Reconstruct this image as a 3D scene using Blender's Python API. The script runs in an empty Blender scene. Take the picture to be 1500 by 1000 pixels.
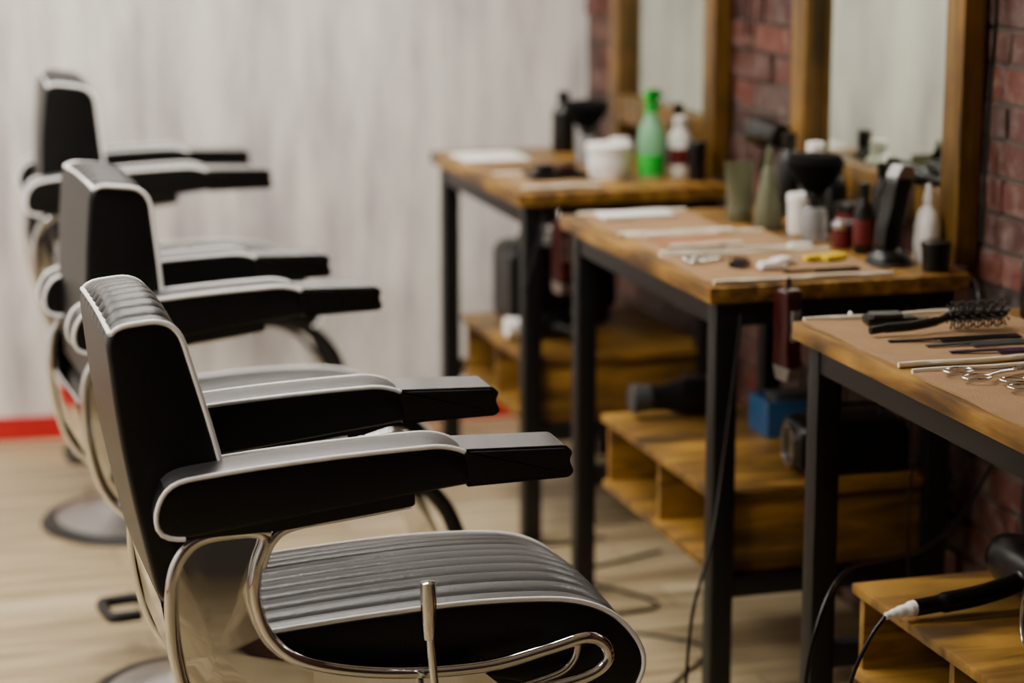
import bpy, bmesh, math, random
from mathutils import Vector, Matrix
random.seed(7)
sc = bpy.context.scene
COL = sc.collection

# ------------------------------------------------------------------ materials
def lin(h):
    h = h.lstrip('#')
    o = []
    for i in (0, 2, 4):
        c = int(h[i:i+2], 16) / 255.0
        o.append(c/12.92 if c <= 0.04045 else ((c+0.055)/1.055)**2.4)
    return o

def base_mat(name):
    m = bpy.data.materials.new(name); m.use_nodes = True
    nt = m.node_tree
    return m, nt, nt.nodes['Principled BSDF']

def mat(name, hexc, rough=.5, metal=0., var=.12, scale=9., bump=0., bscale=90., coat=0., trans=0., emit=0., spec=.5):
    m, nt, b = base_mat(name)
    c = lin(hexc)
    tc = nt.nodes.new('ShaderNodeTexCoord')
    n = nt.nodes.new('ShaderNodeTexNoise'); n.inputs['Scale'].default_value = scale
    n.inputs['Detail'].default_value = 4
    nt.links.new(tc.outputs['Object'], n.inputs['Vector'])
    mx = nt.nodes.new('ShaderNodeMix'); mx.data_type = 'RGBA'
    mx.inputs[6].default_value = [max(0, x*(1-var)) for x in c]+[1]
    mx.inputs[7].default_value = [min(1, x*(1+var)) for x in c]+[1]
    nt.links.new(n.outputs['Fac'], mx.inputs[0])
    nt.links.new(mx.outputs[2], b.inputs['Base Color'])
    b.inputs['Roughness'].default_value = rough
    b.inputs['Metallic'].default_value = metal
    b.inputs['Specular IOR Level'].default_value = spec
    b.inputs['Coat Weight'].default_value = coat
    b.inputs['Coat Roughness'].default_value = .12
    b.inputs['Transmission Weight'].default_value = trans
    if emit:
        b.inputs['Emission Color'].default_value = c+[1]
        b.inputs['Emission Strength'].default_value = emit
    if bump:
        n2 = nt.nodes.new('ShaderNodeTexNoise'); n2.inputs['Scale'].default_value = bscale
        n2.inputs['Detail'].default_value = 3
        nt.links.new(tc.outputs['Object'], n2.inputs['Vector'])
        bp = nt.nodes.new('ShaderNodeBump'); bp.inputs['Strength'].default_value = bump
        bp.inputs['Distance'].default_value = .002
        nt.links.new(n2.outputs['Fac'], bp.inputs['Height'])
        nt.links.new(bp.outputs['Normal'], b.inputs['Normal'])
    return m

def wood(name, cols, stretch=(1, 14, 14), scale=2.2, rough=.45, bump=.15, knots=.0):
    m, nt, b = base_mat(name)
    tc = nt.nodes.new('ShaderNodeTexCoord')
    mp = nt.nodes.new('ShaderNodeMapping'); mp.inputs['Scale'].default_value = stretch
    nt.links.new(tc.outputs['Object'], mp.inputs['Vector'])
    n = nt.nodes.new('ShaderNodeTexNoise'); n.inputs['Scale'].default_value = scale
    n.inputs['Detail'].default_value = 8; n.inputs['Distortion'].default_value = .8
    nt.links.new(mp.outputs['Vector'], n.inputs['Vector'])
    r = nt.nodes.new('ShaderNodeValToRGB')
    el = r.color_ramp.elements
    el[0].position = .34; el[0].color = lin(cols[0])+[1]
    el[1].position = .66; el[1].color = lin(cols[-1])+[1]
    if len(cols) > 2:
        e = el.new(.5); e.color = lin(cols[1])+[1]
    nt.links.new(n.outputs['Fac'], r.inputs['Fac'])
    # broad wear / stain patches
    n3 = nt.nodes.new('ShaderNodeTexNoise'); n3.inputs['Scale'].default_value = 6
    n3.inputs['Detail'].default_value = 6
    nt.links.new(tc.outputs['Object'], n3.inputs['Vector'])
    mr = nt.nodes.new('ShaderNodeMapRange'); mr.inputs[1].default_value = .36; mr.inputs[2].default_value = .62
    mr.inputs[3].default_value = .55; mr.inputs[4].default_value = 1.05
    nt.links.new(n3.outputs['Fac'], mr.inputs[0])
    mt = nt.nodes.new('ShaderNodeMix'); mt.data_type = 'RGBA'; mt.blend_type = 'MULTIPLY'; mt.inputs[0].default_value = 1
    nt.links.new(r.outputs['Color'], mt.inputs[6]); nt.links.new(mr.outputs[0], mt.inputs[7])
    nt.links.new(mt.outputs[2], b.inputs['Base Color'])
    b.inputs['Roughness'].default_value = rough
    bp = nt.nodes.new('ShaderNodeBump'); bp.inputs['Strength'].default_value = bump
    bp.inputs['Distance'].default_value = .003
    nt.links.new(n.outputs['Fac'], bp.inputs['Height'])
    nt.links.new(bp.outputs['Normal'], b.inputs['Normal'])
    return m

def whitewash_mat():
    m, nt, b = base_mat('whitewashed_boards')
    L = nt.links.new
    tc = nt.nodes.new('ShaderNodeTexCoord')
    mp = nt.nodes.new('ShaderNodeMapping'); mp.inputs['Scale'].default_value = (5, 5, .8)
    L(tc.outputs['Object'], mp.inputs['Vector'])
    n = nt.nodes.new('ShaderNodeTexNoise'); n.inputs['Scale'].default_value = 1.6
    n.inputs['Detail'].default_value = 9; n.inputs['Roughness'].default_value = .66
    L(mp.outputs['Vector'], n.inputs['Vector'])
    r = nt.nodes.new('ShaderNodeValToRGB'); el = r.color_ramp.elements
    el[0].position = .36; el[0].color = lin('#b3adae')+[1]
    el[1].position = .64; el[1].color = lin('#f2f0e8')+[1]
    e = el.new(.5); e.color = lin('#dbd7d3')+[1]
    L(n.outputs['Fac'], r.inputs['Fac'])
    sp = nt.nodes.new('ShaderNodeSeparateXYZ'); L(tc.outputs['Object'], sp.inputs[0])
    ad = nt.nodes.new('ShaderNodeMath'); ad.operation = 'ADD'
    L(sp.outputs[0], ad.inputs[0]); L(sp.outputs[1], ad.inputs[1])
    mu = nt.nodes.new('ShaderNodeMath'); mu.operation = 'MULTIPLY'; mu.inputs[1].default_value = 1/.19
    L(ad.outputs[0], mu.inputs[0])
    fl = nt.nodes.new('ShaderNodeMath'); fl.operation = 'FLOOR'; L(mu.outputs[0], fl.inputs[0])
    wn = nt.nodes.new('ShaderNodeTexWhiteNoise'); wn.noise_dimensions = '1D'; L(fl.outputs[0], wn.inputs['W'])
    mr = nt.nodes.new('ShaderNodeMapRange'); mr.inputs[3].default_value = .92; mr.inputs[4].default_value = 1.0
    L(wn.outputs['Value'], mr.inputs[0])
    mt = nt.nodes.new('ShaderNodeMix'); mt.data_type = 'RGBA'; mt.blend_type = 'MULTIPLY'; mt.inputs[0].default_value = 1
    L(r.outputs['Color'], mt.inputs[6]); L(mr.outputs[0], mt.inputs[7])
    L(mt.outputs[2], b.inputs['Base Color'])
    b.inputs['Roughness'].default_value = .6
    return m

def floor_mat():
    m, nt, b = base_mat('oak_laminate')
    L = nt.links.new
    tc = nt.nodes.new('ShaderNodeTexCoord')
    br = nt.nodes.new('ShaderNodeTexBrick')
    br.inputs['Color1'].default_value = lin('#bcab8a')+[1]
    br.inputs['Color2'].default_value = lin('#a6936f')+[1]
    br.inputs['Mortar'].default_value = lin('#6f6045')+[1]
    br.inputs['Scale'].default_value = 1
    br.inputs['Mortar Size'].default_value = .002
    br.inputs['Brick Width'].default_value = 1.2
    br.inputs['Row Height'].default_value = .16
    L(tc.outputs['Object'], br.inputs['Vector'])
    mp = nt.nodes.new('ShaderNodeMapping'); mp.inputs['Scale'].default_value = (1.2, 12, 1)
    L(tc.outputs['Object'], mp.inputs['Vector'])
    n = nt.nodes.new('ShaderNodeTexNoise'); n.inputs['Scale'].default_value = 2
    n.inputs['Detail'].default_value = 6
    L(mp.outputs['Vector'], n.inputs['Vector'])
    r = nt.nodes.new('ShaderNodeValToRGB'); el = r.color_ramp.elements
    el[0].position = .34; el[0].color = (.50, .48, .43, 1)
    el[1].position = .66; el[1].color = (1.1, 1.1, 1.1, 1)
    L(n.outputs['Fac'], r.inputs['Fac'])
    mx = nt.nodes.new('ShaderNodeMix'); mx.data_type = 'RGBA'; mx.blend_type = 'MULTIPLY'
    mx.inputs[0].default_value = 1
    L(br.outputs['Color'], mx.inputs[6]); L(r.outputs['Color'], mx.inputs[7])
    L(mx.outputs[2], b.inputs['Base Color'])
    b.inputs['Roughness'].default_value = .40
    return m

def brick_mat():
    m, nt, b = base_mat('old_red_brick')
    L = nt.links.new
    tc = nt.nodes.new('ShaderNodeTexCoord')
    g = nt.nodes.new('ShaderNodeNewGeometry')
    r = nt.nodes.new('ShaderNodeValToRGB'); el = r.color_ramp.elements
    el[0].position = 0; el[0].color = lin('#1f1311')+[1]
    el[1].position = 1; el[1].color = lin('#443330')+[1]
    for p, c in ((.2, '#451d15'), (.4, '#5a271c'), (.55, '#2c1a17'), (.7, '#4f241a'), (.85, '#662f21')):
        e = el.new(p); e.color = lin(c)+[1]
    L(g.outputs['Random Per Island'], r.inputs['Fac'])
    n = nt.nodes.new('ShaderNodeTexNoise'); n.inputs['Scale'].default_value = 22
    n.inputs['Detail'].default_value = 8; n.inputs['Roughness'].default_value = .7
    L(tc.outputs['Object'], n.inputs['Vector'])
    r2 = nt.nodes.new('ShaderNodeValToRGB'); e2 = r2.color_ramp.elements
    e2[0].position = .48; e2[0].color = (0, 0, 0, 1)
    e2[1].position = .78; e2[1].color = (1, 1, 1, 1)
    L(n.outputs['Fac'], r2.inputs['Fac'])
    mx = nt.nodes.new('ShaderNodeMix'); mx.data_type = 'RGBA'
    L(r2.outputs['Color'], mx.inputs[0]); L(r.outputs['Color'], mx.inputs[6])
    mx.inputs[7].default_value = lin('#85766f')+[1]
    L(mx.outputs[2], b.inputs['Base Color'])
    b.inputs['Roughness'].default_value = .58
    bp = nt.nodes.new('ShaderNodeBump'); bp.inputs['Strength'].default_value = 1
    bp.inputs['Distance'].default_value = .009
    L(n.outputs['Fac'], bp.inputs['Height']); L(bp.outputs['Normal'], b.inputs['Normal'])
    return m

M = dict(
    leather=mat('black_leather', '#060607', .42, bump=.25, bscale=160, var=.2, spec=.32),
    leather_arm_sheen=mat('black_leather_arm_sheen', '#3e3e40', .36, bump=.3, bscale=150, var=.12),  # same black leather, sheen on the arm tops put into the colour
    leather_seat_sheen=mat('black_leather_seat_sheen', '#575758', .38, bump=.3, bscale=150, var=.12),  # black leather greyed: reflected back wall painted into the seat top
    leather_back_lit=mat('black_leather_back_lit', '#161617', .4, bump=.3, bscale=150, var=.15),  # up-facing back leather, overhead light lifted into the base colour
    piping=mat('white_piping', '#fdfdfc', .4, var=.01),
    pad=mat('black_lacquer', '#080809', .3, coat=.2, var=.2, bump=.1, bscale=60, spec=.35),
    padtop_sheen=mat('black_lacquer_top_sheen', '#55575d', .2, coat=.6, var=.15, bump=.1, bscale=60),  # black lacquer's glossy reflection painted in as a paler top face
    chrome=mat('chrome', '#dcdcdc', .06, metal=1, var=.02),
    satin=mat('satin_metal', '#b0b0b0', .28, metal=1, var=.06),
    blackmetal=mat('black_painted_steel', '#0b0b0c', .45, var=.2, bump=.1, spec=.4),
    blackpl=mat('black_plastic', '#070708', .32, var=.2, spec=.4),
    blackbr=mat('black_bristles', '#060606', .9, var=.3, spec=.1, bump=.6, bscale=300),
    greypl=mat('grey_plastic', '#3c3d3f', .4),
    whitepl=mat('white_plastic', '#f2f0eb', .35, var=.03),
    olive=mat('olive_plastic', '#5c5d45', .4, var=.08),
    bristle=mat('brown_bristles', '#1c1511', .5, var=.2),
    green=mat('green_plastic', '#08b433', .25, var=.15),
    greenc=mat('green_clear', '#8ed0a0', .15, trans=.5),
    red=mat('red_plastic', '#5d1519', .3),
    darkred=mat('dark_red_plastic', '#33090d', .28),
    redb=mat('red_baseboard', '#b80d18', .35, var=.06),
    blue=mat('blue_plastic', '#2a5580', .35),
    yellow=mat('yellow_plastic', '#e8cb1c', .4),
    purple=mat('purple_plastic', '#331a3c', .35),
    glassjar=mat('clear_jar', '#c9c9cc', .1, trans=.6),
    towel=mat('tan_towel', '#967551', .95, bump=.9, bscale=260, var=.18, scale=30),
    hem=mat('cream_hem', '#e2d9c4', .95, bump=.5, bscale=200),
    orange=mat('terracotta_cloth', '#9a6844', .9),
    paper=mat('white_paper', '#e9e7e2', .8, var=.02),
    mortar=mat('mortar', '#50473f', .95, bump=.6, bscale=60, var=.35),
    ceiling=mat('white_ceiling', '#d9d7d3', .9, var=.02),
    mirror=mat('mirror_glass', '#d3dace', .015, metal=1, var=.01),
    tabletop=wood('table_top_wood', ['#4e330d', '#845e1f', '#a87e33'], (14, 1.5, 14)),
    boxwood=wood('pine_box_wood', ['#4e3610', '#805c1f', '#9f772c'], (1.5, 8, 10)),
    framewood=wood('mirror_frame_wood', ['#3c2a0b', '#6f4f15', '#8b6521'], (14, 14, 1)),
    whitewash=whitewash_mat(), floor=floor_mat(), brick=brick_mat(),
    light=mat('light_diffuser', '#fff8ef', .5, var=.0, emit=43),
    darkwall=mat('grey_plaster', '#4d4844', .9, var=.05),
)

# ------------------------------------------------------------------ geometry helpers
def finish(name, bm, mats, parent=None, sharp=38, matfn=None, loc=None, recalc=True):
    if recalc:
        bmesh.ops.recalc_face_normals(bm, faces=bm.faces[:])
    if matfn:
        bm.normal_update()
        for f in bm.faces: f.material_index = matfn(f)
    me = bpy.data.meshes.new(name); bm.to_mesh(me); bm.free()
    for mm in (mats if isinstance(mats, (list, tuple)) else [mats]): me.materials.append(mm)
    me.polygons.foreach_set('use_smooth', [True]*len(me.polygons))
    me.set_sharp_from_angle(angle=math.radians(sharp))
    ob = bpy.data.objects.new(name, me); COL.objects.link(ob)
    if parent is not None: ob.parent = parent
    if loc: ob.location = loc
    return ob

def empty(name, loc=(0, 0, 0), rz=0., rot=None):
    e = bpy.data.objects.new(name, None); COL.objects.link(e)
    e.location = loc; e.rotation_euler = rot if rot else (0, 0, rz); e.empty_display_size = .05
    return e

def add_box(bm, x0, x1, y0, y1, z0, z1, bev=0.):
    r = bmesh.ops.create_cube(bm, size=1.0)
    vs = r['verts']
    for v in vs:
        v.co = Vector((x0+(v.co.x+.5)*(x1-x0), y0+(v.co.y+.5)*(y1-y0), z0+(v.co.z+.5)*(z1-z0)))
    if bev:
        es = list({e for v in vs for e in v.link_edges})
        bmesh.ops.bevel(bm, geom=es, offset=bev, segments=2, affect='EDGES', profile=.6)
    return vs

def box(name, x0, x1, y0, y1, z0, z1, m, parent=None, bev=.002):
    bm = bmesh.new(); add_box(bm, x0, x1, y0, y1, z0, z1, bev)
    return finish(name, bm, m, parent)

def add_lathe(bm, prof, n=28, c=(0, 0, 0), axis='Z', rot=None):
    rings = []
    for r, z in prof:
        ring = []
        for i in range(n):
            a = 2*math.pi*i/n
            p = Vector((r*math.cos(a), r*math.sin(a), z))
            if axis == 'X': p = Vector((p.z, p.x, p.y))
            elif axis == 'Y': p = Vector((p.y, p.z, p.x))
            if rot: p = rot @ p
            ring.append(bm.verts.new(p+Vector(c)))
        rings.append(ring)
    for a, b in zip(rings, rings[1:]):
        for i in range(n):
            j = (i+1) % n
            bm.faces.new((a[i], a[j], b[j], b[i]))
    bm.faces.new(rings[0][::-1]); bm.faces.new(rings[-1])

def lathe(name, prof, m, parent=None, c=(0, 0, 0), axis='Z', n=28, rot=None):
    bm = bmesh.new(); add_lathe(bm, prof, n, c, axis, rot)
    return finish(name, bm, m, parent)

def catmull(pts, seg=8, closed=False):
    P = [Vector(p) for p in pts]; n = len(P); out = []
    rng = range(n) if closed else range(n-1)
    for i in rng:
        if closed:
            a, b, c, d = P[(i-1) % n], P[i], P[(i+1) % n], P[(i+2) % n]
        else:
            a = P[i-1] if i > 0 else P[i]*2-P[i+1]
            b, c = P[i], P[i+1]
            d = P[i+2] if i+2 < n else P[i+1]*2-P[i]
        for k in range(seg):
            t = k/seg
            out.append(.5*((2*b)+(c-a)*t+(2*a-5*b+4*c-d)*t*t+(3*b-a-3*c+d)*t**3))
    if not closed: out.append(P[-1])
    return out

def add_sweep(bm, path, r, n=8, closed=False, flat=None):
    P = [Vector(p) for p in path]; N = len(P)
    tang = []
    for i in range(N):
        if closed: t = P[(i+1) % N]-P[i-1]
        else: t = P[min(i+1, N-1)]-P[max(i-1, 0)]
        tang.append(t.normalized() if t.length > 1e-9 else Vector((0, 0, 1)))
    up = Vector((0, 1, 0)) if abs(tang[0].y) < .9 else Vector((0, 0, 1))
    nrm = (up-tang[0]*up.dot(tang[0])).normalized()
    rings = []
    for i in range(N):
        if i:
            nrm = nrm-tang[i]*nrm.dot(tang[i])
            nrm = nrm.normalized() if nrm.length > 1e-6 else Vector((0, 1, 0))
        bi = tang[i].cross(nrm)
        rr = r[i] if isinstance(r, (list, tuple)) else r
        ring = []
        for k in range(n):
            a = 2*math.pi*k/n
            s = flat if flat else 1
            ring.append(bm.verts.new(P[i]+nrm*rr*math.cos(a)*s+bi*rr*math.sin(a)))
        rings.append(ring)
    for i in range(N if closed else N-1):
        a, b = rings[i], rings[(i+1) % N]
        for k in range(n):
            j = (k+1) % n
            bm.faces.new((a[k], a[j], b[j], b[k]))
    if not closed:
        bm.faces.new(rings[0][::-1]); bm.faces.new(rings[-1])

def tube(name, pts, r, m, parent=None, closed=False, smooth=True, n=10, seg=8, flat=None):
    path = catmull(pts, seg, closed) if smooth else pts
    bm = bmesh.new(); add_sweep(bm, path, r, n, closed, flat)
    return finish(name, bm, m, parent, sharp=60)

def round_poly(pts, rads, seg=7):
    out = []; n = len(pts)
    for i in range(n):
        p = Vector(pts[i]); a = Vector(pts[i-1]); b = Vector(pts[(i+1) % n])
        r = rads[i] if isinstance(rads, (list, tuple)) else rads
        da, db = (a-p), (b-p)
        ra, rb = min(r, da.length*.48), min(r, db.length*.48)
        s = p+da.normalized()*ra; e = p+db.normalized()*rb
        for k in range(seg+1):
            t = k/seg
            out.append(s*(1-t)**2+p*2*t*(1-t)+e*t*t)
    return out

def resample(P, n, closed=True):
    Q = P+[P[0]] if closed else P
    L = [0]
    for a, b in zip(Q, Q[1:]): L.append(L[-1]+(b-a).length)
    tot = L[-1]; out = []; j = 0
    m = n if closed else n-1
    for i in range(n):
        d = tot*i/m
        while j < len(L)-2 and L[j+1] < d: j += 1
        s = L[j+1]-L[j]
        t = (d-L[j])/s if s > 1e-12 else 0
        out.append(Q[j].lerp(Q[j+1], min(1, t)))
    return out

def normals2(P):
    n = len(P)
    A = sum(P[i].x*P[(i+1) % n].y-P[(i+1) % n].x*P[i].y for i in range(n))
    s = 1 if A > 0 else -1
    out = []
    for i in range(n):
        t = (P[(i+1) % n]-P[i-1]).normalized()
        out.append(Vector((t.y, -t.x))*s)
    return out

def cushion(name, P, w, mats, parent, nch=0, amp=.004, mask=None, crown=0., edge=.012, yc=0., topfn=None):
    """closed xz profile swept across y with sewn channels and rounded edges"""
    N = normals2(P)
    ys = []
    k = max(nch*8, 14)
    for i in range(k+1): ys.append(-w+2*w*i/k)
    extra = [w-edge*(1-math.cos(a)) for a in (0, .35, .7, 1.05, 1.4)]
    ys = [y for y in ys if abs(y) < w-edge] + extra + [-e for e in extra]
    ys = sorted(set(round(y, 6) for y in ys))
    bm = bmesh.new(); rows = []
    for y in ys:
        e = max(0, (abs(y)-(w-edge))/edge)
        off0 = -edge*.7*(1-math.sqrt(max(0, 1-e*e)))
        if nch:
            ph = (y+w)/(2*w)*nch
            rid = -(1-abs(math.sin(math.pi*ph))**.55)*amp
            if e > 0: rid = 0
        else: rid = 0
        row = []
        for p, nn in zip(P, N):
            mk = mask(p, nn) if mask else 1
            q = p+nn*(off0+rid*mk)
            z = q.y+(crown*(1-(y/w)**2)*max(0, nn.y) if crown else 0)
            row.append(bm.verts.new((q.x, y+yc, z)))
        rows.append(row)
    n = len(P)
    for a, b in zip(rows, rows[1:]):
        for i in range(n):
            j = (i+1) % n
            bm.faces.new((a[i], a[j], b[j], b[i]))
    bm.faces.new(rows[0][::-1]); bm.faces.new(rows[-1])
    return finish(name, bm, mats, parent, sharp=50, matfn=topfn)

def subpath(P, s, e, via):
    n = len(P)
    near = lambda q: min(range(n), key=lambda i: (P[i]-Vector(q)).length)
    a, b, v = near(s), near(e), near(via)
    fw = [(a+i) % n for i in range(((b-a) % n)+1)]
    if v in fw: return [P[i] for i in fw]
    bw = [(a-i) % n for i in range(((a-b) % n)+1)]
    return [P[i] for i in bw]

def extrude_xz(name, pts, y0, y1, m, parent, bev=.002, matfn=None):
    bm = bmesh.new()
    a = [bm.verts.new((p[0], y0, p[1])) for p in pts]
    b = [bm.verts.new((p[0], y1, p[1])) for p in pts]
    n = len(pts)
    bm.faces.new(a); bm.faces.new(b[::-1])
    for i in range(n):
        j = (i+1) % n
        bm.faces.new((a[i], b[i], b[j], a[j]))
    bmesh.ops.recalc_face_normals(bm, faces=bm.faces[:])
    if bev:
        es = [e for e in bm.edges if len(e.link_faces) == 2 and e.calc_face_angle(0) > .9]
        bmesh.ops.bevel(bm, geom=es, offset=bev, segments=2, affect='EDGES')
    return finish(name, bm, m, parent, matfn=matfn)

# ------------------------------------------------------------------ room shell
WX = 2.18
def backY(x): return 6.80-(x-.5)*.08
bm = bmesh.new(); add_box(bm, -2.7, 2.4, -1.7, 7.2, -.1, 0)
finish('floor', bm, M['floor'])
bm = bmesh.new(); add_box(bm, -2.7, 2.4, -1.7, 7.2, 2.9, 3.0)
finish('ceiling', bm, M['ceiling'])
def slab(name, x0, x1, th, z0, z1, m, off=0.):
    bm = bmesh.new()
    co = []
    for z in (z0, z1):
        co.append([bm.verts.new(v) for v in ((x0, backY(x0)-off, z), (x1, backY(x1)-off, z), (x1, backY(x1)-off+th, z), (x0, backY(x0)-off+th, z))])
    a, b = co
    bm.faces.new(a[::-1]); bm.faces.new(b)
    for i in range(4):
        j = (i+1) % 4
        bm.faces.new((a[i], a[j], b[j], b[i]))
    return finish(name, bm, m)
slab('wall_back', -2.6, WX, .12, 0, 2.9, M['whitewash'])
slab('baseboard_back', -2.59, WX-.02, .013, 0.0, .068, M['redb'], off=.0135)
box('wall_left', -2.72, -2.6, -1.6, 7.03, 0, 2.9, M['whitewash'], bev=0)
box('baseboard_left', -2.599, -2.587, -1.58, 6.95, 0, .068, M['redb'])
box('wall_front', -2.6, WX, -1.72, -1.6, 0, 2.9, M['darkwall'], bev=0)

bm = bmesh.new()
add_box(bm, WX, WX+.12, -1.6, 6.75, 0, 2.9)
for f in bm.faces: f.material_index = 0
rh, bl, g = .072, .235, .012
row = 0; z = 0.004
while z+rh < 2.9:
    y = -1.6+(.12 if row % 2 else 0)
    while y < 6.65:
        l = min(bl, 6.66-y)-g
        if l > .04:
            dx = random.uniform(.003, .013)
            vs = add_box(bm, WX-dx, WX+.01, y, y+l, z, z+rh-g)
            for v in vs:
                v.co += Vector((random.uniform(-.002, .002) if v.co.x < WX else 0, random.uniform(-.004, .004), random.uniform(-.003, .003)))
            for f in {f for v in vs for f in v.link_faces}: f.material_index = 1
        y += bl
    z += rh; row += 1
finish('wall_right', bm, [M['mortar'], M['brick']], sharp=30)

for (lx, ly) in ((.8, 5.7), (-.9, 5.7), (.4, 4.3), (-1.3, 4.2), (-1.3, 2.6)):
    e = empty('ceiling_light', (lx, ly, 2.9))
    box('housing', -.62, .62, -.17, .17, -.05, 0, M['whitepl'], e)
    box('diffuser', -.60, .60, -.15, .15, -.056, -.05, M['light'], e, bev=0)

# ------------------------------------------------------------------ barber chair
def barber_chair(loc, rz=0., dz=0., upright=0., base=(0., 0.), bshift=0., bscale=1.):
    R = empty('barber_chair', loc, rz)
    L, LT, LB, PI, CH, LA = M['leather'], M['leather_seat_sheen'], M['leather_back_lit'], M['piping'], M['chrome'], M['leather_arm_sheen']
    up = empty('upper_assembly', (0, 0, dz)); up.parent = R
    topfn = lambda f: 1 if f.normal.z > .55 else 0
    pv = Vector((-.15, .66))
    def rot(p):
        d = Vector(p)-pv; c, s = math.cos(-upright), math.sin(-upright)
        d.x *= bscale
        return Vector((d.x*c-d.y*s+bshift, d.x*s+d.y*c))+pv
    bp = [(-.281, 1.052), (-.181, 1.062), (-.118, .84), (-.09, .66), (-.215, .640), (-.262, .86)]
    bp = [rot(p) for p in bp]
    P = resample(round_poly(bp, [.035, .04, .15, .03, .03, .2]), 110)
    bn = (rot((-.15, 1)) - rot((-.25, 1))).normalized()
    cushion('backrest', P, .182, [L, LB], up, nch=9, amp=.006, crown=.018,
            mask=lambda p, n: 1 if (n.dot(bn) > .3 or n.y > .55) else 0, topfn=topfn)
    for s in (-1, 1):
        pp = subpath(P, rot((-.281, 1.052)), rot((-.09, .66)), rot((-.15, .95)))
        tube('back_piping', [(q.x, s*.181, q.y) for q in pp], .0038, PI, up, smooth=False, n=8)
    rt = min(P, key=lambda q: (q-rot((-.279, 1.045))).length)
    tube('back_top_piping', [(rt.x-.001, -.181+.362*i/8, rt.y+.005*math.sin(math.pi*i/8)) for i in range(9)], .0038, PI, up, smooth=False, n=8)
    # seat cushion
    sp = [(-.115, .585), (.08, .600), (.27, .608), (.45, .594), (.532, .50), (.50, .425), (.41, .445), (.26, .49), (-.115, .50)]
    S = resample(round_poly(sp, [.02, .1, .1, .1, .08, .03, .06, .1, .02]), 120)
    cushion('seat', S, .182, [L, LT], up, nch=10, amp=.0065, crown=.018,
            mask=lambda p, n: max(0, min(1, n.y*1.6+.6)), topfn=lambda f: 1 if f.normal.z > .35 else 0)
    for s in (-1, 1):
        pp = subpath(S, (-.115, .585), (.50, .425), (.28, .60))
        tube('seat_piping', [(q.x, s*.18, q.y) for q in pp], .004, PI, up, smooth=False, n=8)
    # armrests
    ap = [(-.222, .765), (-.226, .80), (-.205, .84), (-.10, .852), (.05, .862), (.19, .866), (.232, .852), (.235, .805), (.10, .79), (-.19, .756)]
    A = resample(round_poly(ap, [.02, .02, .03, .1, .1, .02, .02, .006, .05, .02]), 90)
    pads = [(.215, .858), (.375, .853), (.386, .842), (.380, .830), (.388, .812), (.380, .804), (.225, .801)]
    Pd = round_poly(pads, [.002, .006, .006, .006, .006, .006, .002], 4)
    for s in (-1, 1):
        yc = s*.197
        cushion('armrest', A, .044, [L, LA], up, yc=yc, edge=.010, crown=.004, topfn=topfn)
        for q in (-1, 1):
            pp = subpath(A, (-.19, .756), (.222, .856), (-.10, .852))
            tube('arm_piping', [(a.x, yc+q*.0425, a.y-.0005) for a in pp], .0035, PI, up, smooth=False, n=8)
        extrude_xz('arm_pad', [(a.x, a.y) for a in Pd], yc-.0455, yc+.0455, [M['pad'], M['padtop_sheen']], up, bev=.004, matfn=lambda f: 1 if f.normal.z > .8 else 0)
        # chrome side frame
        ty = s*.218
        ptsA = [(-.06, .752), (-.10, .755), (-.163, .748), (-.196, .712), (-.205, .65), (-.200, .57), (-.175, .48), (-.12, .42), (-.02, .395), (.1, .41)]
        tube('side_tube_rear', [(x, ty, z) for x, z in ptsA], .0095, CH, up)
        ptsB = [(-.10, .757), (-.068, .745), (-.081, .70), (-.084, .649), (-.062, .59), (-.009, .549), (.105, .523), (.249, .517), (.352, .534), (.413, .547), (.443, .534), (.448, .507), (.41, .484), (.30, .468), (.1, .452)]
        tube('side_tube_front', [(x, ty, z) for x, z in ptsB], .0095, CH, up)
        tube('arm_brace', [(x, ty, z) for x, z in [(-.075, .70), (-.058, .738), (-.028, .757), (.05, .766), (.146, .777)]], .0075, CH, up, flat=.8)
        extrude_xz('arm_bracket', [(-.19, .752), (-.19, .768), (.15, .802), (.15, .776), (-.04, .755)], ty-.012, ty+.012, M['blackmetal'], up)
        pl = [(-.07, .742), (-.163, .745), (-.194, .709), (-.202, .64), (-.197, .56), (-.172, .475), (-.12, .42), (-.02, .40), (.01, .402), (.005, .543), (-.06, .588), (-.082, .649), (-.079, .70)]
        bm = bmesh.new(); cx, cz = -.14, .58
        rings = []
        PP = resample([Vector(p) for p in pl], 90)
        for k in range(9):
            t = k/8
            sx = 1-.96*t
            rings.append([bm.verts.new((cx+(p.x-cx)*sx, ty-s*.009+s*.010*math.sin(t*math.pi/2), cz+(p.y-cz)*sx)) for p in PP])
        for a_, b_ in zip(rings, rings[1:]):
            for i in range(90): bm.faces.new((a_[i], a_[(i+1) % 90], b_[(i+1) % 90], b_[i]))
        bm.faces.new(rings[-1])
        finish('side_panel', bm, CH, up)
        tail = [(.0, .40), (.10, .412), (.25, .45), (.30, .468), (.25, .512), (.105, .52), (.0, .545)]
        extrude_xz('side_panel_tail', tail, ty-s*.009-.0015, ty-s*.009+.0015, CH, up, bev=0)
        tube('loop_brace', [(x, ty-s*.008, z) for x, z in [(.405, .540), (.398, .512), (.375, .492), (.31, .476)]], .006, CH, up)
    extrude_xz('back_shell', [(-.213, .648), (-.10, .66), (-.07, .50), (-.02, .42), (-.09, .405), (-.15, .45), (-.195, .54)], -.165, .165, CH, up, bev=.006)
    box('seat_pan', -.12, .33, -.165, .165, .44, .498, M['blackmetal'], up, bev=.006)
    # recline lever
    y = -.262
    lathe('lever_handle', [(.004, .0), (.0115, .002), (.0125, .03), (.0105, .06), (.0085, .085), (.0075, .088)], CH, up, c=(.160, y, .672), n=18, rot=Matrix.Rotation(math.pi, 3, 'X'))
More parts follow.
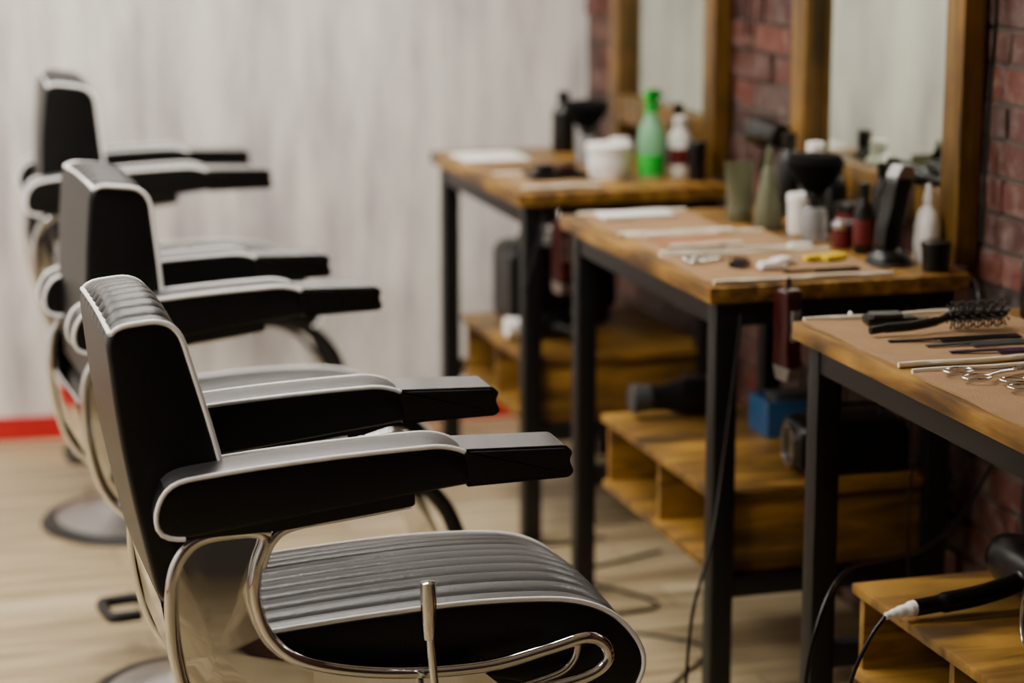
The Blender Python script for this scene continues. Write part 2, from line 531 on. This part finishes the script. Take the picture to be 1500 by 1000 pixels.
    tube('lever_rod', [(.161, y, .60), (.166, y, .54), (.173, y, .47), (.176, y+.01, .44), (.17, y+.05, .43), (.16, y+.09, .432)], .0062, CH, up)
    # column and base
    bx, by = base
    lathe('column', [(.04, .05), (.045, .07), (.045, .38+dz), (.075, .39+dz), (.085, .44+dz)], CH, R, c=(bx, by, 0))
    lathe('column_sleeve', [(.06, .06), (.066, .07), (.066, .24), (.058, .25)], M['blackmetal'], R, c=(bx, by, 0))
    lathe('base_disc', [(.225, .0), (.23, .006), (.225, .014), (.20, .022), (.14, .040), (.09, .055), (.07, .075)], M['satin'], R, c=(bx, by, 0), n=56)
    lathe('base_rim', [(.248, .0), (.256, .005), (.250, .012), (.222, .0170)], M['blackmetal'], R, c=(bx, by, 0), n=56)
    tube('pump_pedal', [(bx, by+.05, .10), (bx-.05, by+.20, .10), (bx-.06, by+.33, .10), (bx-.065, by+.375, .10), (bx-.085, by+.39, .10), (bx-.14, by+.385, .10), (bx-.16, by+.37, .10), (bx-.155, by+.30, .095), (bx-.14, by+.285, .095), (bx-.09, by+.29, .095)], .013, M['blackmetal'], R)
    # footrest
    fc = [(.36, .45), (.46, .435), (.535, .37), (.575, .28), (.60, .20)]
    for s in (-1, 1):
        tube('footrest_arm', [(x, s*.15, z) for x, z in fc], .018, M['blackmetal'], up, flat=.6)
    inner = catmull([(x-.03, 0, z-.012) for x, z in fc], 6)
    prof = [(p.x, p.z) for p in inner]+[(p.x-.012, p.z-.004) for p in inner[::-1]]
    extrude_xz('footrest_apron', prof, -.135, .135, M['chrome'], up, bev=0)
    box('footplate', .57, .72, -.17, .17, .175, .195, M['satin'], up, bev=.006)
    for i in range(5):
        box('footplate_rib', .59+.025*i, .60+.025*i, -.15, .15, .195, .199, M['blackmetal'], up, bev=.001)
    return R

barber_chair((.62, 3.37, 0), 0, base=(.03, -.10))
barber_chair((.62, 4.63, 0), math.radians(3), .006, math.radians(11.5), base=(.045, -.12), bshift=.042, bscale=1.12)
barber_chair((.665, 5.98, 0), math.radians(-2), .068, math.radians(13), base=(.04, -.12), bshift=.052, bscale=1.2)

# ------------------------------------------------------------------ work tables
TX1, TT = 2.12, .89
def work_table(TX0, y0, y1):
    R = empty('work_table', (TX0, y0, 0))
    W, D = TX1-TX0, y1-y0
    B = M['blackmetal']
    box('table_top', 0, W, 0, D, TT-.032, TT, M['tabletop'], R, bev=.004)
    i, s = .022, .046
    bm = bmesh.new()
    for x in (i, W-i-s):
        for y in (i, D-i-s):
            add_box(bm, x, x+s, y, y+s, 0, TT-.032, .003)
    finish('legs', bm, B, R)
    bm = bmesh.new()
    for (za, zb) in ((TT-.032-.05, TT-.032), (.262, .305)):
        for y in (i, D-i-s):
            add_box(bm, i+s, W-i-s, y+.003, y+s-.003, za, zb, .002)
        for x in ((i, W-i-s) if za > .5 else (W*.42, W-i-s)):
            add_box(bm, x+.003, x+s-.003, i+s, D-i-s, za, zb, .002)
    finish('rails', bm, B, R)
    bx0, bx1, by0, by1, z0, z1 = .042, W-.03, .05, D-.225, .305, .472
    t = .018
    bm = bmesh.new()
    add_box(bm, bx0-.01, bx1, by0, by1, z0, z0+t, .002)
    add_box(bm, bx0-.012, bx1, by0-.01, by1+.01, z1-t, z1, .003)
    add_box(bm, bx0, bx1, by0, by0+t, z0+t, z1-t, .002)
    add_box(bm, bx0, bx1, by1-t, by1, z0+t, z1-t, .002)
    ym = (by0+by1)/2
    add_box(bm, bx0, bx1, ym-t/2, ym+t/2, z0+t, z1-t, .002)
    add_box(bm, bx1-t, bx1, by0+t, by1-t, z0+t, z1-t, .002)
    finish('storage_box', bm, M['boxwood'], R)
    return R
work_table(1.598, 2.75, 3.715); work_table(1.572, 4.05, 5.0); work_table(1.57, 5.33, 6.2)

# ------------------------------------------------------------------ mirrors
def mirror(y0, y1):
    R = empty('wall_mirror', (2.118, y0, 0)); D = y1-y0
    F = M['framewood']
    sw = .078; d = .048
    box('stile_near', 0, d, 0, sw, TT+.004, 2.0, F, R, bev=.003)
    box('stile_far', 0, d, D-sw, D, TT+.004, 2.0, F, R, bev=.003)
    box('rail_bottom', .004, d, sw, D-sw, .955, 1.03, F, R, bev=.003)
    box('rail_top', .004, d, sw, D-sw, 1.90, 2.0, F, R, bev=.003)
    box('mirror_pane', .034, .040, sw-.01, D-sw+.01, 1.02, 1.91, M['mirror'], R, bev=0)
    return R
mirror(2.88, 3.71); mirror(5.46, 6.28); R2 = mirror(4.12, 4.97)
# round brush laid on the bottom rail of the middle mirror frame
bm = bmesh.new()
add_lathe(bm, [(.004, .12), (.006, .13), (.016, .14), (.019, .16), (.019, .22), (.015, .235), (.004, .24)], 20, (.008, .03, 1.0505), 'Y')
add_sweep(bm, [(.008, .085, 1.0505), (.008, .12, 1.0505), (.008, .155, 1.0505)], .007, 10)
finish('round_brush', bm, M['blackpl'], R2)

# ------------------------------------------------------------------ towels
def towel(x0, x1, y0, y1, m=None, z=TT):
    R = empty('towel', ((x0+x1)/2, (y0+y1)/2, z))
    w, d = (x1-x0)/2, (y1-y0)/2
    bm = bmesh.new(); nx, ny = 24, 24
    rows = []
    for j in range(ny+1):
        r = []
        for i in range(nx+1):
            x, y = -w+2*w*i/nx, -d+2*d*j/ny
            h = .0042+.0009*math.sin(x*40+y*13)+.0008*math.sin(y*55-x*21)
            r.append(bm.verts.new((x+.002*math.sin(y*30), y+.002*math.sin(x*26), h)))
        rows.append(r)
    fs = []
    for j in range(ny):
        for i in range(nx):
            fs.append(bm.faces.new((rows[j][i], rows[j][i+1], rows[j+1][i+1], rows[j+1][i])))
    ex = bmesh.ops.extrude_face_region(bm, geom=fs)
    for v in [g for g in ex['geom'] if isinstance(g, bmesh.types.BMVert)]: v.co.z = .0004
    finish('cloth', bm, m or M['towel'], R)
    for s in (-1, 1):
        tube('hem', [(-w+2*w*i/12, s*d+.002*math.sin((-w+2*w*i/12)*26), .0058+.0006*math.sin(i)) for i in range(13)], .0046, M['hem'], R, n=6, seg=3)
TZ = TT+.0062
towel(1.61, 1.985, 3.31, 3.69); towel(1.61, 2.0, 2.82, 3.26)
towel(1.59, 1.96, 4.075, 4.38); towel(1.605, 1.92, 4.42, 4.64); towel(1.60, 1.86, 4.67, 4.96)
towel(1.60, 1.80, 5.40, 5.66)
towel(1.64, 1.80, 4.46, 4.60, M['orange'], TT+.0055)
box('paper_sheet', 1.60, 1.78, 5.93, 6.1, TT+.0003, TT+.006, M['paper'])
box('paper_pad', 1.63, 1.80, 4.86, 4.93, TT+.0062, TT+.014, M['paper'])

# ------------------------------------------------------------------ small things
def comb(loc, length, rz, m, teeth=True, h=.0035, wid=.026):
    R = empty('comb', loc, rz); bm = bmesh.new()
    hl = length*.38
    add_box(bm, 0, length, wid*.6, wid, 0, h, .001)
    if teeth:
        n = int((length-hl)/.003)
        for i in range(n):
            x = hl+(length-hl)*i/n
            add_box(bm, x, x+.0014, 0, wid*.62, .0005, h-.0005)
    finish('comb_body', bm, m, R)
def scissors(loc, rz, s=1.):
    R = empty('scissors', loc, rz)
    for k in (-1, 1):
        ring = [(.02*math.cos(a)-.075, k*.021+.014*math.sin(a), .006) for a in [i*math.pi/6 for i in range(12)]]
        tube('finger_ring', [tuple(c*s for c in p) for p in ring], .0028, M['chrome'], R, closed=True, seg=3, n=7)
        tube('shank', [tuple(c*s for c in p) for p in [(-.056, k*.018, .006), (-.03, k*.008, .006), (0, 0, .006+k*.001)]], .003, M['chrome'], R, n=7)
        bm = bmesh.new()
        v = [(0, -.005, .005), (0, .005, .005), (.085, k*.012, .005), (.083, k*.009, .005)]
        a = [bm.verts.new((x*s, y*s, z*s+k*.001)) for x, y, z in v]; b = [bm.verts.new((x*s, y*s, z*s+k*.001+.002)) for x, y, z in v]
        bm.faces.new(a[::-1]); bm.faces.new(b)
        for i in range(4): bm.faces.new((a[i], a[(i+1) % 4], b[(i+1) % 4], b[i]))
        finish('blade', bm, M['satin'], R)
    lathe('pivot', [(.005, .003), (.005, .010), (.003, .011)], M['chrome'], R, n=12)
def bristle_brush(loc, rz):
    """round styling brush: handle, slotted core and radial ball-tipped bristles"""
    R = empty('round_hair_brush', loc, rz)
    cz = .0255
    tube('handle', [(-.15, 0, .010), (-.12, 0, .012), (-.07, 0, .013), (-.02, 0, .019), (.0, 0, cz)], [.007]*8+[.0085]*16+[.007]*9, M['blackpl'], R)
    lathe('core', [(.006, -.002), (.009, .0), (.009, .108), (.005, .114), (.002, .116)], M['blackpl'], R, c=(0, 0, cz), axis='X', n=16)
    bm = bmesh.new()
    for i in range(11):
        x = .007+.0098*i
        for k in range(9):
            a = 2*math.pi*(k+.5*(i % 2))/9
            d = Vector((0, math.cos(a), math.sin(a)))
            p0 = Vector((x, 0, cz))
            add_sweep(bm, [p0+d*.007, p0+d*.0225], .0014, 6)
            e_ = p0+d*.0225
            r_ = bmesh.ops.create_icosphere(bm, subdivisions=1, radius=.0026)
            for v in r_['verts']: v.co += e_
    finish('bristles', bm, M['bristle'], R)
bristle_brush((1.81, 3.535, TZ+.0002), math.radians(3))
comb((1.67, 3.455, TZ), .235, math.radians(-2), M['blackpl'])
comb((1.715, 3.405, TZ), .20, math.radians(-1), M['greypl'])
comb((1.73, 3.35, TZ), .21, math.radians(-3), M['purple'])
R = empty('hair_clip_case', (1.74, 3.62, TZ), math.radians(-6))
box('case', -.045, .045, -.02, .02, 0, .014, M['blackpl'], R, bev=.004)
box('case_lid', -.035, .02, -.016, .016, .014, .02, M['greypl'], R, bev=.002)
box('case_end', .045, .075, -.012, .012, .001, .009, M['blackpl'], R, bev=.003)
scissors((1.76, 3.205, TZ), math.radians(8), 1.2)
scissors((1.80, 3.09, TZ), math.radians(-14), 1.15)
scissors((1.69, 4.30, TT+.006), math.radians(5), .8)

def bottle(name, loc, prof, m, cap=None, capm=None, label=None, labm=None):
    R = empty(name, loc)
    lathe('bottle_body', prof, m, R)
    if cap: lathe('cap', cap, capm or m, R)
    if label: lathe('label', label, labm, R)
    return R
def spray(name, loc, h, r, m, head, liquid=None, rz=0.):
    R = empty(name, loc, rz)
    lathe('bottle_body', [(r*.9, 0), (r, .006), (r, h*.45), (r*.85, h*.58), (r*.4, h*.70), (r*.36, h*.76)], m, R)
    if liquid: lathe('liquid_label', [(r*1.01, h*.04), (r*1.02, h*.05), (r*1.02, h*.26), (r*1.01, h*.27)], liquid, R)
    lathe('collar', [(r*.45, h*.74), (r*.48, h*.75), (r*.46, h*.82), (r*.3, h*.83)], head, R)
    extrude_xz('trigger_head', [(-.028, h*.90), (-.032, h*.95), (-.01, h), (.018, h*.99), (.02, h*.86), (.006, h*.82), (-.006, h*.82), (-.010, h*.88)], -.009, .009, head, R)
    tube('trigger', [(-.014, 0, h*.90), (-.024, 0, h*.84), (-.026, 0, h*.77)], .004, head, R, n=6)
def tub(name, loc, r, h, m, lid, lm=None):
    R = empty(name, loc)
    lathe('tub_body', [(r*.9, 0), (r*.93, .004), (r, h*.75), (r, h*.78)], m, R)
    lathe('lid', [(r*1.05, h*.78), (r*1.06, h*.8), (r*1.06, h*.97), (r*1.0, h)], lid, R)
    if lm: lathe('label', [(r*.955, h*.2), (r*.965, h*.22), (r*.99, h*.6), (r*.98, h*.62)], lm, R)
def duster(loc, h=.18, jar=True):
    """neck duster: bristle fan on a turned handle standing in a jar"""
    R = empty('neck_duster', loc)
    if jar: lathe('jar', [(.026, 0), (.028, .004), (.028, .055), (.024, .068), (.020, .07)], M['glassjar'], R)
    lathe('handle', [(.010, .01), (.012, .03), (.009, .06), (.016, h*.48), (.022, h*.52), (.02, h*.57)], M['blackpl'], R)
    lathe('bristle_fan', [(.02, h*.55), (.034, h*.64), (.054, h*.80), (.061, h*.90), (.052, h*.98), (.03, h)], M['blackbr'], R)
def clipper(loc, rot, m1, m2, parent=None, name='hair_clipper'):
    R = empty(name, loc, rot=rot)
    if parent: R.parent = parent
    P = resample(round_poly([(-.018, 0), (.018, 0), (.024, .07), (.020, .12), (.026, .155), (-.022, .150), (-.020, .10), (-.024, .05)], .012), 50)
    cushion('clipper_body', P, .02, [m1], R, edge=.008)
    extrude_xz('blade_head', [(-.022, .148), (.026, .153), (.020, .178), (-.012, .176)], -.019, .019, M['satin'], R)
    box('front_plate', .0215, .025, -.012, .012, .04, .10, m2, R, bev=.002)
    tube('cord_boot', [(0, 0, .004), (0, 0, -.02)], .005, M['blackpl'], R, smooth=False)
    return R
def dryer(loc, rot, s=1., m=None, grille=None, nozzle=None):
    R = empty('hair_dryer', loc, rot=rot); m = m or M['blackpl']
    sc_ = lambda pr: [(a*s, b*s) for a, b in pr]
    lathe('barrel', sc_([(.024, 0), (.028, .002), (.030, .05), (.036, .07), (.042, .10), (.044, .15), (.040, .185), (.030, .2)]), m, R, axis='X')
    lathe('concentrator', sc_([(.031, -.03), (.033, -.028), (.029, .012), (.027, .014)]), nozzle or M['greypl'], R, axis='X')
    lathe('rear_grille', sc_([(.036, .192), (.038, .194), (.034, .204), (.02, .207)]), grille or M['greypl'], R, axis='X')
    tube('handle', [(.13*s, 0, 0), (.135*s, .06*s, 0), (.145*s, .12*s, 0), (.16*s, .165*s, 0)], [.02*s]*24+[.017*s], m, R, flat=.85)
    box('switch', .112*s, .118*s, .05*s, .075*s, -.006*s, .006*s, M['greypl'], R)
    return R
def cable(name, pts, r=.0035, parent=None): tube(name, pts, r, M['blackpl'], parent, n=7, seg=7)
# table 2
R = empty('clipper_dock', (2.01, 4.195, TT))
lathe('dock', [(.045, 0), (.047, .006), (.043, .018), (.03, .03), (.022, .034)], M['blackpl'], R)
lathe('dock_ring', [(.048, .002), (.0485, .004), (.047, .008)], M['greypl'], R)
clipper((-.010, 0, .026), (0, math.radians(12), math.radians(12)), M['blackpl'], M['greypl'], parent=R, name='clipper')
tub('black_jar', (2.066, 4.10, TT), .029, .06, M['blackpl'], M['blackpl'])
bottle('lotion_bottle', (2.088, 4.185, TT), [(.024, 0), (.0265, .005), (.0265, .075), (.020, .105), (.010, .118), (.009, .125)], M['whitepl'],
       cap=[(.011, .122), (.011, .135), (.004, .16), (.003, .162)], label=[(.0267, .02), (.0272, .022), (.0272, .05), (.0267, .052)], labm=M['paper'])
duster((1.985, 4.51, TT+.001), .185)
tub('pomade_tub', (2.05, 4.465, TT), .034, .085, M['red'], M['blackpl'], M['paper'])
tub('pomade_tub', (2.0, 4.40, TT), .022, .055, M['red'], M['satin'])
tub('pomade_tub', (2.045, 4.385, TT), .02, .07, M['darkred'], M['blackpl'])
bottle('tonic_bottle', (2.075, 4.325, TT), [(.022, 0), (.024, .005), (.024, .11), (.013, .135), (.010, .15)], M['blackpl'], cap=[(.013, .148), (.0135, .15), (.0135, .195), (.011, .197)], label=[(.0243, .03), (.0247, .032), (.0247, .09), (.0243, .092)], labm=M['darkred'])
bottle('tonic_bottle', (2.015, 4.33, TT), [(.018, 0), (.02, .005), (.02, .09), (.011, .11), (.009, .12)], M['blackpl'], cap=[(.011, .118), (.0115, .12), (.0115, .145), (.009, .147)], capm=M['blackpl'], label=[(.0202, .02), (.0206, .022), (.0206, .07), (.0202, .072)], labm=M['red'])
bottle('tonic_bottle', (2.088, 4.40, TT), [(.020, 0), (.022, .005), (.022, .12), (.012, .14), (.010, .15)], M['blackpl'], cap=[(.012, .148), (.0125, .15), (.0125, .175), (.010, .177)], capm=M['blackpl'])
R = empty('cream_tube', (1.925, 4.79, TT))
lathe('tube_cap', [(.026, 0), (.028, .003), (.028, .03), (.027, .031)], M['olive'], R)
bm = bmesh.new(); rings = []
for k in range(7):
    t = k/6; z = .031+.105*t; ax = .027*(1-t)+.037*t; ay = .027*(1-t)+.003*t
    rings.append([bm.verts.new((ax*math.cos(a), ay*math.sin(a), z)) for a in [i*math.pi/12 for i in range(24)]])
for a, b in zip(rings, rings[1:]):
    for i in range(24): bm.faces.new((a[i], a[(i+1) % 24], b[(i+1) % 24], b[i]))
bm.faces.new(rings[0][::-1]); bm.faces.new(rings[-1])
finish('tube_body', bm, M['olive'], R)
bottle('cone_bottle', (1.95, 4.68, TT), [(.030, 0), (.032, .004), (.030, .05), (.014, .13), (.010, .14)], M['olive'], cap=[(.011, .139), (.0115, .14), (.005, .18), (.004, .182)])
tub('white_cup', (1.995, 4.62, TT), .024, .085, M['whitepl'], M['whitepl'])
bottle('shampoo_bottle', (2.075, 4.72, TT), [(.03, 0), (.034, .005), (.034, .13), (.02, .15), (.014, .155)], M['whitepl'], cap=[(.019, .154), (.02, .156), (.02, .18), (.017, .182)], label=[(.0343, .03), (.0347, .032), (.0347, .10), (.0343, .102)], labm=M['greypl'])
bottle('shampoo_bottle', (2.07, 4.60, TT), [(.026, 0), (.028, .005), (.028, .10), (.016, .12), (.012, .125)], M['blackpl'], cap=[(.015, .124), (.016, .126), (.016, .15), (.012, .152)], capm=M['blackpl'])
bottle('shampoo_bottle', (2.06, 4.83, TT), [(.026, 0), (.028, .005), (.028, .13), (.016, .15), (.012, .155)], M['blackpl'], cap=[(.015, .154), (.016, .156), (.016, .19), (.012, .192)], capm=M['blackpl'])
comb((1.76, 4.12, TZ), .16, math.radians(2), M['blackpl'])
comb((1.86, 4.22, TZ), .09, math.radians(20), M['yellow'], wid=.035, h=.01)
for i, (x, y, m_) in enumerate(((1.75, 4.19, 'whitepl'), (1.79, 4.225, 'whitepl'), (1.70, 4.225, 'blackpl'))):
    R = empty('clipper_guard', (x, y, TZ), .4*i)
    extrude_xz('guard', [(-.022, 0), (.022, 0), (.026, .006), (.015, .014), (-.02, .012)], -.014, .014, M[m_], R)
    bm = bmesh.new()
    for k in range(7): add_box(bm, .022, .034, -.013+.0040*k, -.011+.0040*k, .001, .006)
    finish('guard_teeth', bm, M[m_], R)
box('wax_tin', 1.88, 1.93, 4.39, 4.41, TT+.0005, TT+.016, M['whitepl'], bev=.004)
def hung_clipper(x, y, m, drop=0.):
    R = empty('hanging_clipper', (x, y, TT))
    tube('hook', [(0, .02, -.045), (0, .0, -.045), (0, -.016, -.035-drop), (0, -.020, -.015-drop), (0, -.018, .0-drop)], .003, M['chrome'], R)
    clipper((0, -.03, -.002-drop), (math.pi, 0, math.radians(-70)), m, M['chrome'], parent=R, name='clipper')
hung_clipper(1.72, 4.05, M['darkred'])
hung_clipper(1.67, 5.325, M['darkred'], .06)
hk = empty('table_hook', (1.86, 4.05, TT-.06))
tube('hook', [(0, .03, 0), (0, 0, 0), (0, -.014, -.012), (0, -.012, -.028), (0, .0, -.03)], .004, M['chrome'], hk)
R = empty('hanging_hair_dryer', (2.06, 3.90, .82), rot=(0, 0, math.radians(-20)))
lathe('barrel', [(.02, -.10), (.03, -.09), (.036, -.03), (.036, .02), (.033, .05)], M['blackpl'], R, axis='X')
bm = bmesh.new()
for i in range(5): add_lathe(bm, [(.030, .05+.009*i), (.038, .053+.009*i), (.038, .057+.009*i), (.030, .059+.009*i)], 24, axis='X')
finish('ribbed_nozzle', bm, M['greypl'], R)
tube('hanging_strap', [(0, 0, .03), (0, .02, .06), (0, .10, .072), (0, .14, .05)], .004, M['blackpl'], R)
# table 3
bottle('tonic_bottle', (1.92, 6.08, TT), [(.030, 0), (.032, .005), (.032, .11), (.016, .13), (.013, .135)], M['blackpl'], cap=[(.016, .134), (.017, .136), (.017, .165), (.013, .168)])
bottle('tonic_bottle', (1.98, 6.02, TT), [(.024, 0), (.026, .005), (.026, .09), (.013, .11), (.011, .115)], M['greypl'], cap=[(.013, .114), (.014, .116), (.014, .135), (.011, .137)], capm=M['red'])
duster((1.915, 5.86, TT), .165)
tub('cotton_tub', (1.88, 5.57, TT+.0), .055, .085, M['whitepl'], M['whitepl'], M['paper'])
spray('green_spray_bottle', (1.98, 5.53, TT), .225, .034, M['greenc'], M['green'], M['green'], rz=math.radians(200))
bottle('shampoo_bottle', (2.06, 5.54, TT), [(.026, 0), (.029, .005), (.029, .10), (.016, .12), (.012, .125)], M['whitepl'], cap=[(.015, .124), (.016, .126), (.016, .15), (.012, .152)], label=[(.0293, .03), (.0297, .032), (.0297, .07), (.0293, .072)], labm=M['red'])
bottle('shampoo_bottle', (2.02, 5.65, TT), [(.026, 0), (.029, .005), (.029, .11), (.016, .13), (.012, .135)], M['whitepl'], cap=[(.015, .134), (.016, .136), (.016, .16), (.012, .162)], capm=M['green'])
tub('hair_roller', (2.07, 5.44, TT), .024, .1, M['blackpl'], M['blackpl'])
bottle('tonic_bottle', (2.085, 5.62, TT), [(.022, 0), (.024, .005), (.024, .12), (.013, .14), (.011, .145)], M['blackpl'], cap=[(.013, .144), (.014, .146), (.014, .175), (.011, .177)])
tub('white_cup', (1.98, 5.78, TT), .025, .07, M['whitepl'], M['whitepl'])
tub('white_cup', (1.92, 5.71, TT), .028, .06, M['red'], M['whitepl'])
R = empty('clipper_tray', (1.735, 5.56, TT+.0065))
box('tray', -.075, .075, -.045, .045, 0, .014, M['blackpl'], R, bev=.005)
box('blade_guard', -.05, -.01, -.025, .02, .014, .034, M['blackpl'], R, bev=.004)
box('dark_guard', .0, .05, -.02, .025, .014, .030, M['darkred'], R, bev=.004)
comb((1.66, 5.76, TT), .14, math.radians(25), M['blackpl'])
bottle('tonic_bottle', (2.03, 3.62, TT+.0), [(.032, 0), (.034, .005), (.034, .10), (.018, .125), (.015, .13)], M['blackpl'], cap=[(.018, .129), (.019, .131), (.019, .16), (.015, .162)])
clipper((2.06, 3.50, TT+.02), (0, math.radians(4), .4), M['blackpl'], M['greypl'])

# lower shelves  (box top z = .472)
BZ = .4725
dryer((1.68, 4.72, BZ+.044), (0, 0, math.radians(-3)), 1.0)
R = empty('plastic_basket', (1.945, 4.52, BZ))
bm = bmesh.new()
add_box(bm, -.07, .07, -.05, .05, 0, .006, .002)
for (a, b, c, d) in ((-.075, -.070, -.055, .055), (.070, .075, -.055, .055), (-.07, .07, -.055, -.05), (-.07, .07, .05, .055)):
    add_box(bm, a, b, c, d, 0, .08, .001)
finish('basket', bm, M['blue'], R)
box('basket_content', -.05, .05, -.035, .035, .006, .09, M['greypl'], R, bev=.01)
def radio(name, loc, rz, w=.24, d=.12, h=.11, ring=True):
    R = empty(name, loc, rz)
    P = resample(round_poly([(-w/2, 0), (w/2, 0), (w/2, h), (-w/2, h)], .04), 60)
    cushion('case', P, d/2, [M['blackpl']], R, edge=.015)
    if ring:
        for s in (-1, 1):
            rg = [(s*(w/2+.001), .034*math.cos(a), h/2+.040*math.sin(a)) for a in [i*math.pi/8 for i in range(16)]]
            tube('end_ring', rg, .005, M['satin'], R, closed=True, seg=2, n=6)
    tube('handle', [(-w*.3, 0, h-.002), (-w*.28, 0, h+.02), (w*.28, 0, h+.02), (w*.3, 0, h-.002)], .005, M['blackpl'], R)
radio('portable_speaker', (1.93, 4.20, BZ), math.radians(-4))
radio('portable_speaker', (1.825, 3.045, BZ), math.radians(-18), .2, .13, .12)
radio('equipment_bag', (1.80, 5.80, BZ), 0, .28, .18, .22, ring=False)
dryer((1.64, 5.60, BZ+.0355), (math.pi, 0, math.radians(4)), .8, nozzle=M['whitepl'])
R = empty('hair_dryer', (1.665, 3.29, BZ))
tube('handle', [(-.02, 0, .020), (.03, 0, .024), (.09, 0, .030), (.14, .0, .040), (.17, 0, .05)], [.014]*8+[.017]*24+[.02], M['blackpl'], R, flat=1.15)
tube('cord_sleeve', [(-.075, -.004, .012), (-.05, -.002, .016), (-.02, 0, .020)], [.006]*4+[.008]*4+[.010]*5+[.013]*4, M['whitepl'], R)
lathe('barrel', [(.030, -.10), (.034, -.098), (.036, -.03), (.044, .01), (.046, .06), (.040, .09), (.03, .10)], M['blackpl'], R, c=(.20, 0.02, .0585), axis='Y')
lathe('grille', [(.038, -.108), (.039, -.1), (.034, -.098)], M['satin'], R, c=(.20, 0.02, .0585), axis='Y')
cable('dryer_cable', [(1.590, 3.286, BZ+.012), (1.56, 3.28, .45), (1.53, 3.28, .38), (1.52, 3.29, .28), (1.52, 3.30, .15), (1.53, 3.35, .02), (1.60, 3.45, .005)])
cable('power_cable', [(2.165, 4.02, .507), (2.05, 3.92, .44), (1.92, 3.80, .425), (1.78, 3.68, .446), (1.66, 3.56, .48), (1.56, 3.43, .49), (1.505, 3.38, .418), (1.50, 3.40, .30), (1.51, 3.43, .15), (1.55, 3.5, .005), (1.7, 3.6, .005)], .004)
cable('clipper_cable', [(1.63, 4.035, .84), (1.61, 4.02, .70), (1.58, 3.99, .55), (1.54, 3.94, .42), (1.49, 3.90, .30), (1.47, 3.88, .15), (1.46, 3.87, .01), (1.40, 3.95, .005)])
cable('clipper_cable', [(1.63, 5.31, .84), (1.60, 5.30, .74), (1.57, 5.29, .66), (1.60, 5.30, .73), (1.635, 5.31, .82)], .0035)
cable('floor_cable', [(1.48, 4.1, .005), (1.60, 4.3, .005), (1.75, 4.5, .005), (1.60, 4.65, .005), (1.50, 4.6, .005), (1.56, 4.75, .005), (1.75, 4.8, .005), (1.65, 5.0, .005), (1.50, 5.1, .005), (1.55, 5.3, .005), (1.8, 5.35, .005)], .004)
cable('floor_cable', [(1.45, 5.0, .005), (1.52, 5.15, .005), (1.68, 5.12, .005), (1.9, 5.2, .005)], .004)
cable('wall_cable', [(1.97, 4.02, .84), (1.96, 4.0, .7), (1.98, 4.0, .55), (1.97, 3.98, .35), (2.0, 3.95, .1), (2.08, 3.9, .005)], .003)
def hang_cord(y, z0, z1, seed):
    rr = random.Random(seed); pts = []; n = 9
    for i in range(n):
        pts.append((2.15+rr.uniform(-.006, .006), y+rr.uniform(-.012, .012), z0+(z1-z0)*i/(n-1)))
    tube('hanging_cord', pts, .0045, M['blackpl'], None, n=6, seg=4)
hang_cord(5.36, 2.2, 1.30, 3); hang_cord(5.33, 2.2, 1.26, 9)
hang_cord(4.07, 2.1, .95, 5); hang_cord(5.20, 2.2, 1.30, 12)
R = empty('hanging_hair_dryer', (2.11, 5.07, 1.05), rot=(math.radians(-90), 0, math.radians(90)))
lathe('barrel', [(.024, -.08), (.028, -.078), (.036, -.02), (.040, .04), (.036, .07), (.02, .08)], M['blackpl'], R, axis='X')
tube('handle', [(0, 0, 0), (.01, .06, 0), (.02, .13, 0)], .017, M['blackpl'], R)

# ------------------------------------------------------------------ world + camera
w = bpy.data.worlds.new('world'); sc.world = w; w.use_nodes = True
w.node_tree.nodes['Background'].inputs[0].default_value = (.8, .85, .9, 1)
w.node_tree.nodes['Background'].inputs[1].default_value = .3

cam = bpy.data.cameras.new('camera'); co = bpy.data.objects.new('camera', cam); COL.objects.link(co)
co.location = (0, 0, 1.70)
co.rotation_euler = (math.radians(90-11.91), 0, math.radians(-16.25))
cam.sensor_width = 36; cam.lens = 81.6
cam.clip_end = 60; cam.clip_start = .05
cam.dof.use_dof = True; cam.dof.focus_distance = 3.5; cam.dof.aperture_fstop = 2.1
sc.camera = co
